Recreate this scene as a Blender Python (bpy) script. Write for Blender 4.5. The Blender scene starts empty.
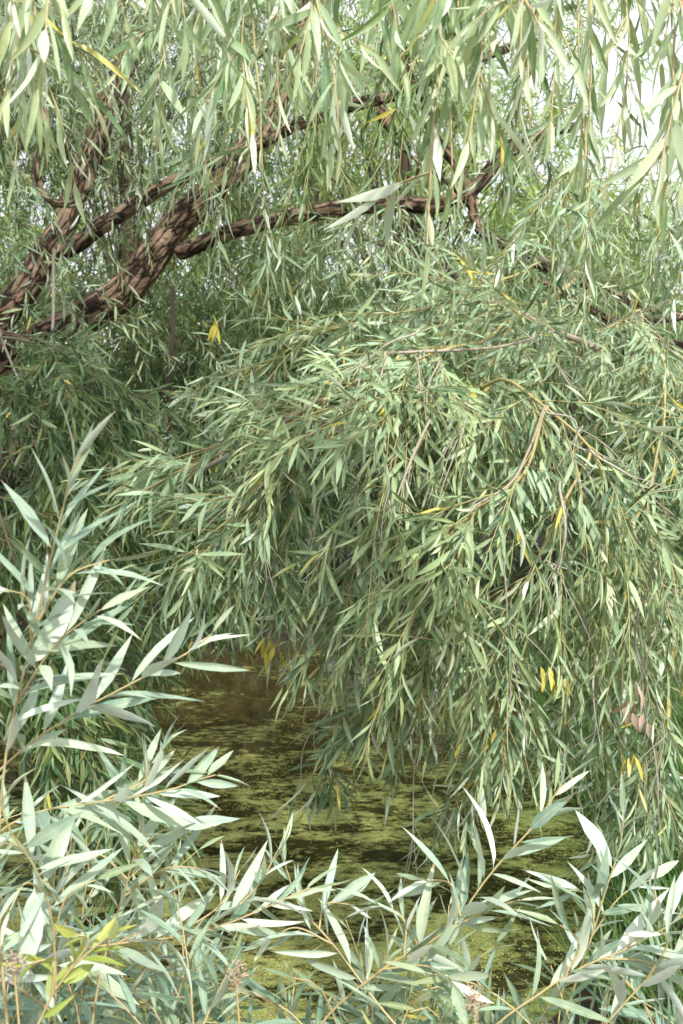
import bpy, math, random
import numpy as np
from mathutils import noise as mnoise, Vector

rng = np.random.default_rng(7)
random.seed(7)
scene = bpy.context.scene
COL = scene.collection

# ------------------------------------------------------------------ camera
CAM_Z, VFOV, PITCH = 2.0, math.radians(55.0), math.radians(6.5)
F = 512.0 / math.tan(VFOV / 2)
cam_d = bpy.data.cameras.new("camera")
cam = bpy.data.objects.new("camera", cam_d)
COL.objects.link(cam)
cam.location = (0, 0, CAM_Z)
cam.rotation_euler = (math.pi / 2 - PITCH, 0, 0)
cam_d.sensor_fit = 'VERTICAL'
cam_d.angle = VFOV
cam_d.clip_start = 0.05
cam_d.clip_end = 600
cam_d.dof.use_dof = True
cam_d.dof.focus_distance = 2.1
cam_d.dof.aperture_fstop = 5.6
scene.camera = cam


def at(px, py, d):
    """world point seen at a place of the photo, d metres ahead"""
    u, v = (px - 341.5) / F, (512.0 - py) / F
    y = math.cos(PITCH) + v * math.sin(PITCH)
    z = -math.sin(PITCH) + v * math.cos(PITCH)
    k = d / y
    return np.array([u * k, d, CAM_Z + z * k])


def norm(a):
    return a / np.maximum(np.linalg.norm(a, axis=-1, keepdims=True), 1e-9)


# ------------------------------------------------------------------ node helpers
def new_mat(name):
    m = bpy.data.materials.new(name)
    m.use_nodes = True
    nt = m.node_tree
    nt.nodes.clear()
    return m, nt


class NT:
    def __init__(s, nt):
        s.nt = nt

    def n(s, typ, **kw):
        nd = s.nt.nodes.new(typ)
        for k, v in kw.items():
            if k == 'inp':
                for kk, vv in v.items():
                    if hasattr(vv, 'is_output'):
                        s.nt.links.new(vv, nd.inputs[kk])
                    else:
                        nd.inputs[kk].default_value = vv
            else:
                setattr(nd, k, v)
        return nd

    def math(s, op, a, b=None, c=None, clamp=False):
        nd = s.nt.nodes.new('ShaderNodeMath')
        nd.operation = op
        nd.use_clamp = clamp
        for i, v in enumerate((a, b, c)):
            if v is None:
                continue
            if hasattr(v, 'is_output'):
                s.nt.links.new(v, nd.inputs[i])
            else:
                nd.inputs[i].default_value = v
        return nd.outputs[0]

    def mix(s, f, a, b, blend='MIX'):
        nd = s.nt.nodes.new('ShaderNodeMix')
        nd.data_type = 'RGBA'
        nd.blend_type = blend
        for i, v in ((0, f), (6, a), (7, b)):
            if hasattr(v, 'is_output'):
                s.nt.links.new(v, nd.inputs[i])
            else:
                nd.inputs[i].default_value = v if i == 0 else (*v, 1)
        return nd.outputs[2]

    def ramp(s, f, stops):
        nd = s.nt.nodes.new('ShaderNodeValToRGB')
        el = nd.color_ramp.elements
        while len(el) < len(stops):
            el.new(0.5)
        for e, (p, c) in zip(el, stops):
            e.position = p
            e.color = (*c, 1) if not isinstance(c, (int, float)) else (c, c, c, 1)
        s.nt.links.new(f, nd.inputs[0])
        return nd.outputs[0]

    def out(s, sh):
        o = s.nt.nodes.new('ShaderNodeOutputMaterial')
        s.nt.links.new(sh, o.inputs[0])


def leaf_material(name, dark, light, under, young, trans=0.24, rough=0.42, spec=0.45, rib=0.10):
    m, nt = new_mat(name)
    T = NT(nt)
    a = T.n('ShaderNodeAttribute', attribute_name='leafrnd')
    sep = T.n('ShaderNodeSeparateColor', inp={0: a.outputs['Color']})
    r, y, b = sep.outputs[0], sep.outputs[1], sep.outputs[2]
    uv = T.n('ShaderNodeUVMap', uv_map='UVMap')
    su = T.n('ShaderNodeSeparateXYZ', inp={0: uv.outputs[0]})
    s = T.math('ABSOLUTE', T.math('MULTIPLY_ADD', su.outputs[0], 2.0, -1.0))
    geo = T.n('ShaderNodeNewGeometry')
    nz = T.n('ShaderNodeTexNoise', inp={'Scale': 38.0, 'Detail': 3.0, 'Roughness': 0.6})
    nt.links.new(geo.outputs['Position'], nz.inputs['Vector'])
    nzf = nz.outputs[0]
    top = T.mix(r, dark, light)
    top = T.mix(T.math('MULTIPLY', T.math('SUBTRACT', nzf, 0.42, clamp=True), 1.6, clamp=True), top, young)
    und = T.mix(T.math('MULTIPLY', nzf, 0.6), under, light)
    col = T.mix(geo.outputs['Backfacing'], top, und)
    drift = T.n('ShaderNodeTexNoise', inp={'Scale': 1.7, 'Detail': 2.0})
    nt.links.new(geo.outputs['Position'], drift.inputs['Vector'])
    dv = drift.outputs[0]
    col = T.mix(T.math('MULTIPLY', T.math('SUBTRACT', dv, .50, clamp=True), 3.0, clamp=True), col, T.mix(1.0, col, (1.08, 1.02, .70), 'MULTIPLY'))
    col = T.mix(T.math('MULTIPLY', T.math('SUBTRACT', .50, dv, clamp=True), 3.0, clamp=True), col, T.mix(1.0, col, (.85, .98, .94), 'MULTIPLY'))
    # brown speckle and dry tip
    sp = T.n('ShaderNodeTexNoise', inp={'Scale': 160.0, 'Detail': 2.0})
    nt.links.new(geo.outputs['Position'], sp.inputs['Vector'])
    spk = T.math('MULTIPLY', T.math('SUBTRACT', sp.outputs[0], 0.70, clamp=True), 5.0, clamp=True)
    col = T.mix(T.math('MULTIPLY', spk, b), col, (0.16, 0.09, 0.035))
    tip = T.math('MULTIPLY', T.math('GREATER_THAN', T.math('ADD', su.outputs[1], T.math('MULTIPLY', nzf, .25)), 1.03), T.math('GREATER_THAN', b, .72))
    col = T.mix(T.math('MULTIPLY', tip, .8), col, (.20, .11, .045))
    col = T.mix(y, col, (0.74, 0.60, 0.09))
    ribm = T.math('MULTIPLY', T.math('LESS_THAN', s, rib), 0.62)
    col = T.mix(ribm, col, T.mix(.55, col, (.74, .70, .38)))
    vein = T.math('SINE', T.math('MULTIPLY', T.math('SUBTRACT', su.outputs[1], T.math('MULTIPLY', s, 0.09)), 130.0))
    col = T.mix(T.math('MULTIPLY_ADD', vein, 0.025, 0.03), col, dark)
    bump = T.n('ShaderNodeBump', inp={'Strength': 0.30, 'Distance': 0.002,
                                       'Height': T.math('ADD', T.math('MULTIPLY', vein, 0.10), T.math('MULTIPLY', nzf, 1.6))})
    p = T.n('ShaderNodeBsdfPrincipled', inp={'Base Color': col, 'Roughness': T.math('MULTIPLY_ADD', nzf, 0.25, rough - 0.1), 'Specular IOR Level': spec,
                                             'Normal': bump.outputs[0]})
    tc = T.mix(0.55, col, (0.34, 0.50, 0.12))
    tr = T.n('ShaderNodeBsdfTranslucent', inp={0: tc, 1: bump.outputs[0]})
    mx = T.n('ShaderNodeMixShader', inp={0: trans, 1: p.outputs[0], 2: tr.outputs[0]})
    T.out(mx.outputs[0])
    return m


def twig_material(name, c1, c2, scale=60.0, rough=0.6):
    m, nt = new_mat(name)
    T = NT(nt)
    geo = T.n('ShaderNodeNewGeometry')
    nz = T.n('ShaderNodeTexNoise', inp={'Scale': scale, 'Detail': 4.0})
    nt.links.new(geo.outputs['Position'], nz.inputs['Vector'])
    n2 = T.n('ShaderNodeTexNoise', inp={'Scale': 2.2, 'Detail': 2.0})
    nt.links.new(geo.outputs['Position'], n2.inputs['Vector'])
    f = T.math('MULTIPLY_ADD', n2.outputs[0], 1.6, T.math('MULTIPLY_ADD', nz.outputs[0], 0.8, -0.7), clamp=True)
    col = T.mix(f, c1, c2)
    bp = T.n('ShaderNodeBump', inp={'Strength': 0.5, 'Distance': 0.003, 'Height': nz.outputs[0]})
    p = T.n('ShaderNodeBsdfPrincipled', inp={'Base Color': col, 'Roughness': rough, 'Normal': bp.outputs[0]})
    T.out(p.outputs[0])
    return m


def bark_material(name, ridge, ridge2, fissure):
    m, nt = new_mat(name)
    T = NT(nt)
    uv = T.n('ShaderNodeUVMap', uv_map='UVMap')
    geo = T.n('ShaderNodeNewGeometry')
    dist = T.n('ShaderNodeTexNoise', inp={'Scale': 9.0, 'Detail': 4.0})
    nt.links.new(geo.outputs['Position'], dist.inputs['Vector'])
    a = T.n('ShaderNodeAttribute', attribute_name='ridge')
    fine = T.n('ShaderNodeTexNoise', inp={'Scale': 75.0, 'Detail': 6.0, 'Roughness': 0.7})
    nt.links.new(geo.outputs['Position'], fine.inputs['Vector'])
    mp = T.n('ShaderNodeMapping', inp={'Scale': (20.0, 6.5, 1.0)})
    nt.links.new(uv.outputs[0], mp.inputs[0])
    dn = T.n('ShaderNodeTexNoise', inp={'Scale': 1.1, 'Detail': 4.0, 'Roughness': 0.6})
    nt.links.new(mp.outputs[0], dn.inputs['Vector'])
    wv = T.n('ShaderNodeVectorMath', operation='MULTIPLY_ADD', inp={0: dn.outputs['Color'], 1: (1.5, 1.5, 0), 2: mp.outputs[0]})
    ve = T.n('ShaderNodeTexVoronoi', feature='DISTANCE_TO_EDGE', inp={'Scale': 1.0})
    nt.links.new(wv.outputs[0], ve.inputs['Vector'])
    vc = T.n('ShaderNodeTexVoronoi', inp={'Scale': 1.0})
    nt.links.new(wv.outputs[0], vc.inputs['Vector'])
    pc = T.n('ShaderNodeSeparateColor', inp={0: vc.outputs['Color']})
    e = T.math('ADD', ve.outputs['Distance'], T.math('MULTIPLY', T.math('SUBTRACT', fine.outputs[0], .5), .22))
    f = T.ramp(e, [(0.02, 0.0), (0.17, 1.0)])
    h = T.math('ADD', T.math('MULTIPLY', f, .8), T.math('MULTIPLY', a.outputs['Fac'], .2))
    rc = T.mix(T.math('MULTIPLY_ADD', pc.outputs[0], .7, T.math('MULTIPLY_ADD', dist.outputs[0], .6, -.15), clamp=True), ridge, ridge2)
    rc = T.mix(T.math('MULTIPLY', fine.outputs[0], 0.6), rc, fissure)
    lich = T.math('MULTIPLY', T.math('SUBTRACT', dist.outputs[0], 0.58, clamp=True), 4.0, clamp=True)
    rc = T.mix(T.math('MULTIPLY', lich, 0.5), rc, (0.30, 0.30, 0.24))
    col = T.mix(f, fissure, rc)
    hh = T.math('ADD', h, T.math('MULTIPLY', fine.outputs[0], 0.35))
    bp = T.n('ShaderNodeBump', inp={'Strength': 0.9, 'Distance': 0.02, 'Height': hh})
    p = T.n('ShaderNodeBsdfPrincipled', inp={'Base Color': col, 'Roughness': 0.85, 'Normal': bp.outputs[0], 'Specular IOR Level': 0.25})
    T.out(p.outputs[0])
    return m


# ------------------------------------------------------------------ leaf and wood builders
STN = {2: [0, .05, .16, .32, .5, .68, .86, 1.0], 1: [0, .12, .4, .72, 1.0], 0: [0, .38, 1.0]}


def wprof(t):
    t = np.asarray(t, float)
    q = np.clip((t - 0.045) / 0.955, 0, 1)
    w = q ** .80 * (1 - q) ** 1.10 / .2775
    return np.where(t <= 0.05, 0.05, np.maximum(w, 0.02))


class Leaves:
    def __init__(s, lod=1):
        s.lod = lod
        s.A = []

    def add(s, p, d, n, L, W, curl, side, fold, rnd):
        s.A.append((p, d, n, L, W, curl, side, fold, rnd))

    def arrays(s):
        p, d, n, L, W, curl, side, fold, rnd = [np.concatenate(x) for x in zip(*s.A)]
        d = norm(d)
        n = norm(n - d * (n * d).sum(-1, keepdims=True))
        b = np.cross(d, n)
        ts = np.array(STN[s.lod])
        S, N = len(ts), len(p)
        ws = wprof(ts) if s.lod else np.array([.06, 1.0, .03])
        V = np.empty((N, S, 3, 3), np.float32)
        for i, t in enumerate(ts):
            c = p + d * (L * t)[:, None] - n * (curl * L * t * t)[:, None] + b * (side * L * t * t)[:, None]
            tw = 0.5 * W * ws[i]
            wob = 1 + 0.12 * np.sin(7 * t + rnd[:, 0] * 40)
            e = b * (tw * np.cos(fold) * wob)[:, None]
            u = n * (tw * np.sin(fold) + 0.10 * tw * np.sin(11 * t + rnd[:, 2] * 30))[:, None]
            V[:, i, 0] = c - e + u
            V[:, i, 1] = c
            V[:, i, 2] = c + e + u
        F_, U = [], []
        for i in range(S - 1):
            for j in range(2):
                q = [(i, j), (i, j + 1), (i + 1, j + 1), (i + 1, j)]
                F_.append([a * 3 + c for a, c in q])
                U.append([(c / 2.0, ts[a]) for a, c in q])
        F_ = np.array(F_)
        U = np.array(U, np.float32)
        nf = len(F_)
        faces = (F_[None] + (np.arange(N) * S * 3)[:, None, None]).reshape(-1, 4)
        uv = np.broadcast_to(U[None], (N, nf, 4, 2)).reshape(-1, 2)
        col = np.ones((N, S * 3, 4), np.float32)
        col[:, :, :3] = rnd[:, None, :]
        return V.reshape(-1, 3), faces, uv, col.reshape(-1, 4)


def build_mesh(name, V, faces, mat, parent=None, base=None, uv=None, attr=None, attr_name='leafrnd', smooth=True):
    me = bpy.data.meshes.new(name)
    V = np.asarray(V, np.float32)
    if base is not None:
        V = V - np.asarray(base, np.float32)
    k = faces.shape[1]
    me.vertices.add(len(V))
    me.vertices.foreach_set('co', np.ascontiguousarray(V).ravel())
    me.loops.add(faces.size)
    me.loops.foreach_set('vertex_index', np.ascontiguousarray(faces, np.int32).ravel())
    me.polygons.add(len(faces))
    me.polygons.foreach_set('loop_start', np.arange(0, faces.size, k, dtype=np.int32))
    if uv is not None:
        l = me.uv_layers.new(name='UVMap')
        l.data.foreach_set('uv', np.ascontiguousarray(uv, np.float32).ravel())
    if attr is not None:
        if attr.ndim == 2:
            a = me.attributes.new(attr_name, 'FLOAT_COLOR', 'POINT')
            a.data.foreach_set('color', np.ascontiguousarray(attr, np.float32).ravel())
        else:
            a = me.attributes.new(attr_name, 'FLOAT', 'POINT')
            a.data.foreach_set('value', np.ascontiguousarray(attr, np.float32).ravel())
    me.update(calc_edges=True)
    me.validate()
    if smooth:
        me.polygons.foreach_set('use_smooth', np.ones(len(me.polygons), bool))
    me.materials.append(mat)
    o = bpy.data.objects.new(name, me)
    COL.objects.link(o)
    if parent is not None:
        o.parent = parent
    return o


class Wood:
    def __init__(s):
        s.V, s.Fc, s.n = [], [], 0

    def batch(s, P, r0, r1, sides=4):
        """N polylines of equal point count, tapering from r0 to r1"""
        P = np.asarray(P, float)
        N, K = P.shape[:2]
        T = norm(np.gradient(P, axis=1))
        ref = np.zeros((N, 1, 3)) + np.array([.31, .77, .23])
        ref = np.where(np.abs((T * ref).sum(-1, keepdims=True)) > .97, np.array([.9, -.2, .1]), ref)
        u = norm(np.cross(T, ref))
        v = np.cross(T, u)
        t = np.linspace(0, 1, K)
        r = (np.asarray(r0).reshape(-1, 1) * (1 - t) + np.asarray(r1).reshape(-1, 1) * t)
        r = np.broadcast_to(r, (N, K))
        ang = np.arange(sides) * 2 * np.pi / sides
        V = P[:, :, None] + r[:, :, None, None] * (u[:, :, None] * np.cos(ang)[:, None] + v[:, :, None] * np.sin(ang)[:, None])
        idx = np.arange(N * K * sides).reshape(N, K, sides)
        a, b = idx[:, :-1], idx[:, 1:]
        f = np.stack([a, np.roll(a, -1, 2), np.roll(b, -1, 2), b], -1).reshape(-1, 4)
        s.V.append(V.reshape(-1, 3))
        s.Fc.append(f + s.n)
        s.n += V.size // 3

    def line(s, P, r0, r1, sides=6):
        s.batch(np.asarray(P)[None], [r0], [r1], sides)

    def build(s, name, mat, parent=None, base=None):
        return build_mesh(name, np.concatenate(s.V), np.concatenate(s.Fc), mat, parent, base)


def spline(pts, n=24, wob=0.0):
    """smooth curve through unevenly spaced points (no overshoot), n points along it"""
    pts = np.asarray(pts, float)
    c = np.linalg.norm(np.diff(pts, axis=0), axis=1)
    u = np.concatenate([[0], np.cumsum(np.maximum(c, 1e-4))])
    h = np.diff(u)[:, None]
    dl = np.diff(pts, axis=0) / h
    m = np.empty_like(pts)
    m[0], m[-1] = dl[0], dl[-1]
    if len(pts) > 2:
        m[1:-1] = (dl[:-1] * h[1:] + dl[1:] * h[:-1]) / (h[:-1] + h[1:])
    g = np.linspace(0, u[-1], n)
    k = np.clip(np.searchsorted(u, g, 'right') - 1, 0, len(pts) - 2)
    hh = h[k]
    t = ((g - u[k])[:, None]) / hh
    out = ((2 * t ** 3 - 3 * t ** 2 + 1) * pts[k] + (t ** 3 - 2 * t ** 2 + t) * hh * m[k] + (-2 * t ** 3 + 3 * t ** 2) * pts[k + 1] + (t ** 3 - t ** 2) * hh * m[k + 1])
    if wob:
        for i in range(1, n - 1):
            out[i] += np.array(mnoise.noise_vector(Vector(out[i] * 3.0))) * wob
    return out


def ppath(pp, n=24, wob=0.0):
    return spline([at(*q) for q in pp], n, wob)


def grow(p0, d0, L, droop, wig=0.05, K=8):
    p0 = np.asarray(p0, float)
    D = norm(np.asarray(d0, float))
    L = np.asarray(L, float)
    ds = (L / K)[:, None]
    P = [p0]
    droop = np.asarray(droop, float).reshape(-1, 1)
    g = np.array([0, 0, -1.0])
    for k in range(K):
        D = norm(D + g * droop * ds + rng.normal(0, wig, D.shape))
        P.append(P[-1] + D * ds)
    return np.stack(P, 1)


def sample(P, t):
    """P (N,K,3), t (N,M) in 0..1 -> positions, tangents"""
    K = P.shape[1] - 1
    g = np.clip(t, 0, 0.9999) * K
    i = g.astype(int)
    f = (g - i)[..., None]
    n = np.arange(len(P))[:, None]
    a, b = P[n, i], P[n, i + 1]
    return a * (1 - f) + b * f, norm(b - a)


LIGHT = norm(np.array([0.25, -0.55, 0.8]))


def leaf_twigs(LV, P, M, t0=0.08, ang=(30, 55), Lf=(.085, .12), wr=(.12, .16), grav=.35, up=.8, yel=.015, curl=(.02, .22), shade=1.0, rbias=0.0, jit=.5, fat=0.0):
    """M leaves spread along each of the N twigs in P"""
    N = len(P)
    t = np.linspace(t0, 1, M)[None] + rng.uniform(-.5, .5, (N, M)) / M * .7
    t = np.clip(t, 0, 1)
    p, ax = sample(P, t)
    ref = norm(rng.normal(size=(N, 1, 3)) + 0 * ax)
    u = norm(np.cross(ax, ref))
    v = np.cross(ax, u)
    phi = (np.arange(M) * 2.4)[None, :, None] + rng.uniform(0, 6.28, (N, 1, 1)) + rng.normal(0, .35, (N, M, 1))
    rad = u * np.cos(phi) + v * np.sin(phi)
    a = np.radians(rng.uniform(*ang, (N, M))) * (1 - .65 * t ** 5)
    a = a[..., None]
    d = norm(ax * np.cos(a) + rad * np.sin(a) + np.array([0, 0, -1.0]) * grav * rng.uniform(.3, 1.5, (N, M, 1)))
    nn = up * LIGHT + .25 * ax + .35 * rad * -1 + rng.normal(0, jit, (N, M, 3))
    size = (.62 + .38 * np.sin(np.pi * np.clip(t * 1.05, 0, 1) ** .8)) * rng.uniform(.8, 1.1, (N, M))
    L = rng.uniform(*Lf, (N, M)) * size
    W = L * rng.uniform(*wr, (N, M)) * np.where(rng.random((N, M)) < fat, 1.75, 1.0)
    r = np.clip(rng.normal(.5 + rbias, .34, (N, M)) + rng.normal(0, .16, (N, 1)), 0, 1)
    y = np.where(rng.random((N, M)) < yel, rng.uniform(.5, 1, (N, M)), np.clip(rng.normal(.03, .05, (N, M)), 0, .2) + .12 * (t > .9))
    rnd = np.stack([r, y, rng.random((N, M))], -1)
    q = N * M
    LV.add(p.reshape(q, 3), d.reshape(q, 3), nn.reshape(q, 3), L.ravel(), W.ravel(), rng.uniform(*curl, q), rng.normal(0, .07, q),
           rng.uniform(.15, .75, q), rnd.reshape(q, 3))


def build_leaves(name, LV, mat, parent, base=None):
    V, f, uv, c = LV.arrays()
    return build_mesh(name, V, f, mat, parent, base, uv, c)


def limb_mesh(name, P, r, mat, parent, base, sides=40, rings_per_m=70, amp=.12, seed=0.0, knots=()):
    """thick bark covered limb with furrowed relief"""
    P = np.asarray(P, float)
    seg = np.linalg.norm(np.diff(P, axis=0), axis=1)
    total = seg.sum()
    K = max(12, int(total * rings_per_m))
    s = np.concatenate([[0], np.cumsum(seg)])
    g = np.linspace(0, total, K)
    C = np.stack([np.interp(g, s, P[:, i]) for i in range(3)], 1)
    R = np.interp(g / total, np.linspace(0, 1, len(r)), r)
    T = norm(np.gradient(C, axis=0))
    u = np.zeros((K, 3))
    u0 = norm(np.cross(T[0], np.array([.2, .9, .3])))
    for i in range(K):
        u0 = norm(u0 - T[i] * (u0 * T[i]).sum())
        u[i] = u0
    v = np.cross(T, u)
    V = np.empty((K, sides + 1, 3))
    RD = np.empty((K, sides + 1))
    for j in range(sides + 1):
        an = 2 * math.pi * (j % sides) / sides
        ca, sa = math.cos(an), math.sin(an)
        for i in range(K):
            q = Vector((ca * R[i] * 30 + seed, sa * R[i] * 30, g[i] * 8.0 + seed))
            q += mnoise.noise_vector(q * .8) * .55
            dv = mnoise.voronoi(q)[0]
            h = min(1.0, (dv[1] - dv[0]) * 5.5)
            h2 = mnoise.fractal(q * 2.2, 1.0, 2.0, 4)
            lump = mnoise.noise(Vector((ca * 1.3 + seed, sa * 1.3, g[i] * 3.1)))
            hh = max(0, min(1, .10 + .66 * h + .38 * h2))
            RD[i, j] = hh
            V[i, j] = C[i] + (u[i] * ca + v[i] * sa) * R[i] * (1 - amp + amp * 1.9 * (hh - .3) + .10 * lump)
    idx = np.arange(K * (sides + 1)).reshape(K, sides + 1)
    f = np.stack([idx[:-1, :-1], idx[:-1, 1:], idx[1:, 1:], idx[1:, :-1]], -1).reshape(-1, 4)
    cir = 2 * math.pi * R.mean()
    UV = np.stack([np.broadcast_to(np.linspace(0, cir, sides + 1), (K, sides + 1)), np.broadcast_to(g[:, None], (K, sides + 1))], -1).reshape(-1, 2)
    return build_mesh(name, V.reshape(-1, 3), f, mat, parent, base, UV[f].reshape(-1, 2), RD.ravel(), 'ridge')


# ------------------------------------------------------------------ objects
def thing(name, label, cat, loc, group=None):
    o = bpy.data.objects.new(name, None)
    COL.objects.link(o)
    o.empty_display_size = .2
    o.location = tuple(float(x) for x in loc)
    o['label'] = label
    o['category'] = cat
    if group:
        o['group'] = group
    return o


def mark(o, kind=None, label=None, cat=None, group=None):
    for k, v in (('kind', kind), ('label', label), ('category', cat), ('group', group)):
        if v:
            o[k] = v
    return o


# ------------------------------------------------------------------ materials
M_near = leaf_material('silver_willow_leaf', (.15, .265, .19), (.60, .71, .60), (.78, .82, .75), (.58, .67, .44), trans=.18, rough=.31, spec=.5)
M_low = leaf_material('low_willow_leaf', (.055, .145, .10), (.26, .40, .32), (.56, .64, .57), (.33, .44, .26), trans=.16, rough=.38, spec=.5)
M_top = leaf_material('overhead_willow_leaf', (.15, .29, .14), (.66, .77, .52), (.86, .88, .78), (.74, .79, .46), trans=.32, rough=.30, spec=.5)
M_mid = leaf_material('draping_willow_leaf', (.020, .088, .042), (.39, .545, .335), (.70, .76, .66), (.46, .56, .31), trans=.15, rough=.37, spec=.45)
M_back = leaf_material('shaded_willow_leaf', (.008, .040, .018), (.075, .185, .065), (.29, .40, .25), (.17, .27, .09), trans=.17, rough=.4, spec=.45)  # dark copy of the leaf, shade put into its colour
M_bright = leaf_material('sunlit_willow_leaf', (.10, .20, .045), (.37, .51, .16), (.46, .56, .28), (.46, .56, .16), trans=.30, rough=.5, spec=.3)  # bright copy for background crowns, sunlight put into the leaf colour
M_yellowgreen = leaf_material('young_yellow_green_leaf', (.26, .34, .05), (.40, .46, .10), (.42, .47, .2), (.45, .45, .08), trans=.3)
M_twig = twig_material('yellow_twig_bark', (.50, .44, .17), (.33, .27, .12))
M_twig_back = twig_material('shaded_twig_bark', (.21, .19, .08), (.12, .095, .05))  # darker twig copy for the back layers, shade put into the colour
M_twig_near = twig_material('tan_shoot_bark', (.52, .44, .20), (.46, .33, .17), 90)
M_branch = twig_material('grey_branch_bark', (.46, .40, .32), (.28, .21, .15), 40, .75)
M_dark_branch = twig_material('dark_branch_bark', (.10, .065, .042), (.055, .036, .025), 40, .85)
M_bark = bark_material('furrowed_willow_bark', (.52, .37, .245), (.25, .155, .095), (.022, .014, .009))


# ------------------------------------------------------------------ world and sun
SUN_EL, SUN_AZ = math.radians(48), math.radians(156)     # azimuth clockwise from +Y: behind the camera, to its right
w = bpy.data.worlds.new("World")
scene.world = w
w.use_nodes = True
nt = w.node_tree
bg = nt.nodes['Background']
sky = nt.nodes.new('ShaderNodeTexSky')
sky.sky_type = 'NISHITA'
sky.sun_disc = False
sky.sun_elevation = SUN_EL
sky.sun_rotation = SUN_AZ
sky.air_density = 1.0
sky.dust_density = 2.0
sky.ozone_density = 1.0
haze = nt.nodes.new('ShaderNodeMix')
haze.data_type = 'RGBA'
haze.inputs[0].default_value = .7
haze.inputs[7].default_value = (12.4, 12.6, 12.9, 1)      # thin bright cloud
nt.links.new(sky.outputs[0], haze.inputs[6])
nt.links.new(haze.outputs[2], bg.inputs[0])
bg.inputs[1].default_value = 0.15
sd = bpy.data.lights.new('sun', 'SUN')
sd.energy = 5.0
sd.angle = math.radians(2.0)
sd.color = (1.0, .98, .945)
so = bpy.data.objects.new('sun', sd)
COL.objects.link(so)
sv = Vector((math.sin(SUN_AZ) * math.cos(SUN_EL), math.cos(SUN_AZ) * math.cos(SUN_EL), math.sin(SUN_EL)))
so.rotation_euler = (-sv).to_track_quat('-Z', 'Y').to_euler()
so.location = sv * 30
LIGHT = norm(np.array([sv.x, sv.y, sv.z + .2]))


# ------------------------------------------------------------------ terrain and pond
def pond_sd(x, y):
    """< 1 inside the pond"""
    n = mnoise.noise(Vector((x * .9, y * .9, 3.1))) * .16 + mnoise.noise(Vector((x * 2.7, y * 2.7, 1.1))) * .06
    return math.hypot((x + .42) / 1.66, (y - 5.0) / 2.75) + n


def ground_z(x, y):
    q = pond_sd(x, y)
    dd = (q - 1.0) * 1.8
    z = -.45 if dd < -.5 else (.9 * dd if dd < 0 else .55 * (1 - math.exp(-dd * 1.4)))
    far = max(0.0, math.hypot(x, y - 4) - 9)
    z += .05 * mnoise.fractal(Vector((x * .8, y * .8, 0)), 1, 2, 4) * (1 if dd > 0 else .4)
    z += min(.06 * far, 5.0) * (.8 + .4 * mnoise.noise(Vector((x * .05, y * .05, 9))))
    return z


def grid_axis(lo, hi, fine0, fine1, step, grow_=1.16):
    a = list(np.arange(fine0, fine1 + 1e-6, step))
    s = step
    while a[-1] < hi:
        s *= grow_
        a.append(a[-1] + s)
    s = step
    b = [fine0]
    while b[-1] > lo:
        s *= grow_
        b.append(b[-1] - s)
    return np.array(sorted(set(b[1:])) + a)


gx, gy = grid_axis(-220, 220, -4, 4, .08), grid_axis(-60, 320, .2, 10, .08)
V = np.array([[x, y, ground_z(x, y)] for y in gy for x in gx])
idx = np.arange(len(gx) * len(gy)).reshape(len(gy), len(gx))
f = np.stack([idx[:-1, :-1], idx[:-1, 1:], idx[1:, 1:], idx[1:, :-1]], -1).reshape(-1, 4)
m, nt = new_mat('muddy_ground')
T = NT(nt)
geo = T.n('ShaderNodeNewGeometry')
n1 = T.n('ShaderNodeTexNoise', inp={'Scale': 1.6, 'Detail': 6.0, 'Roughness': .65})
n2 = T.n('ShaderNodeTexNoise', inp={'Scale': 34.0, 'Detail': 5.0, 'Roughness': .7})
for q in (n1, n2):
    nt.links.new(geo.outputs['Position'], q.inputs['Vector'])
c = T.ramp(n1.outputs[0], [(.3, (.035, .025, .016)), (.55, (.075, .055, .03)), (.75, (.06, .075, .025))])
c = T.mix(T.math('MULTIPLY', n2.outputs[0], .7), c, (.02, .015, .01))
bp = T.n('ShaderNodeBump', inp={'Strength': .9, 'Distance': .04, 'Height': n2.outputs[0]})
p = T.n('ShaderNodeBsdfPrincipled', inp={'Base Color': c, 'Roughness': .9, 'Normal': bp.outputs[0]})
T.out(p.outputs[0])
mark(build_mesh('ground', V, f, m), 'structure')

# water: dark amber with floating scum in ragged mats
m, nt = new_mat('pond_water')
T = NT(nt)
geo = T.n('ShaderNodeNewGeometry')
mp = T.n('ShaderNodeMapping', inp={'Scale': (1.0, 2.0, 1.0)})
nt.links.new(geo.outputs['Position'], mp.inputs[0])
sx = T.n('ShaderNodeSeparateXYZ', inp={0: geo.outputs['Position']})
na = T.n('ShaderNodeTexNoise', inp={'Scale': 2.3, 'Detail': 8.0, 'Roughness': .68, 'Distortion': .9})
nb = T.n('ShaderNodeTexNoise', inp={'Scale': 17.0, 'Detail': 6.0, 'Roughness': .75, 'Distortion': .4})
ncc = T.n('ShaderNodeTexNoise', inp={'Scale': 110.0, 'Detail': 3.0, 'Roughness': .7})
nd_ = T.n('ShaderNodeTexVoronoi', inp={'Scale': 140.0})
for q in (na, nb, ncc, nd_):
    nt.links.new(mp.outputs[0], q.inputs['Vector'])
near = T.n('ShaderNodeMapRange', inp={'Value': sx.outputs[1], 'From Min': 6.2, 'From Max': 3.4, 'To Min': -.05, 'To Max': .042})
k = T.math('ADD', T.math('ADD', T.math('MULTIPLY', na.outputs[0], .62), T.math('MULTIPLY', nb.outputs[0], .38)), near.outputs[0])
scum = T.ramp(k, [(.485, 0.0), (.56, 1.0)])
scum = T.math('MULTIPLY', scum, T.ramp(ncc.outputs[0], [(.36, .25), (.50, 1.0)]))
wc = T.ramp(nb.outputs[0], [(.35, (.012, .013, .005)), (.65, (.050, .046, .014))])
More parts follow.
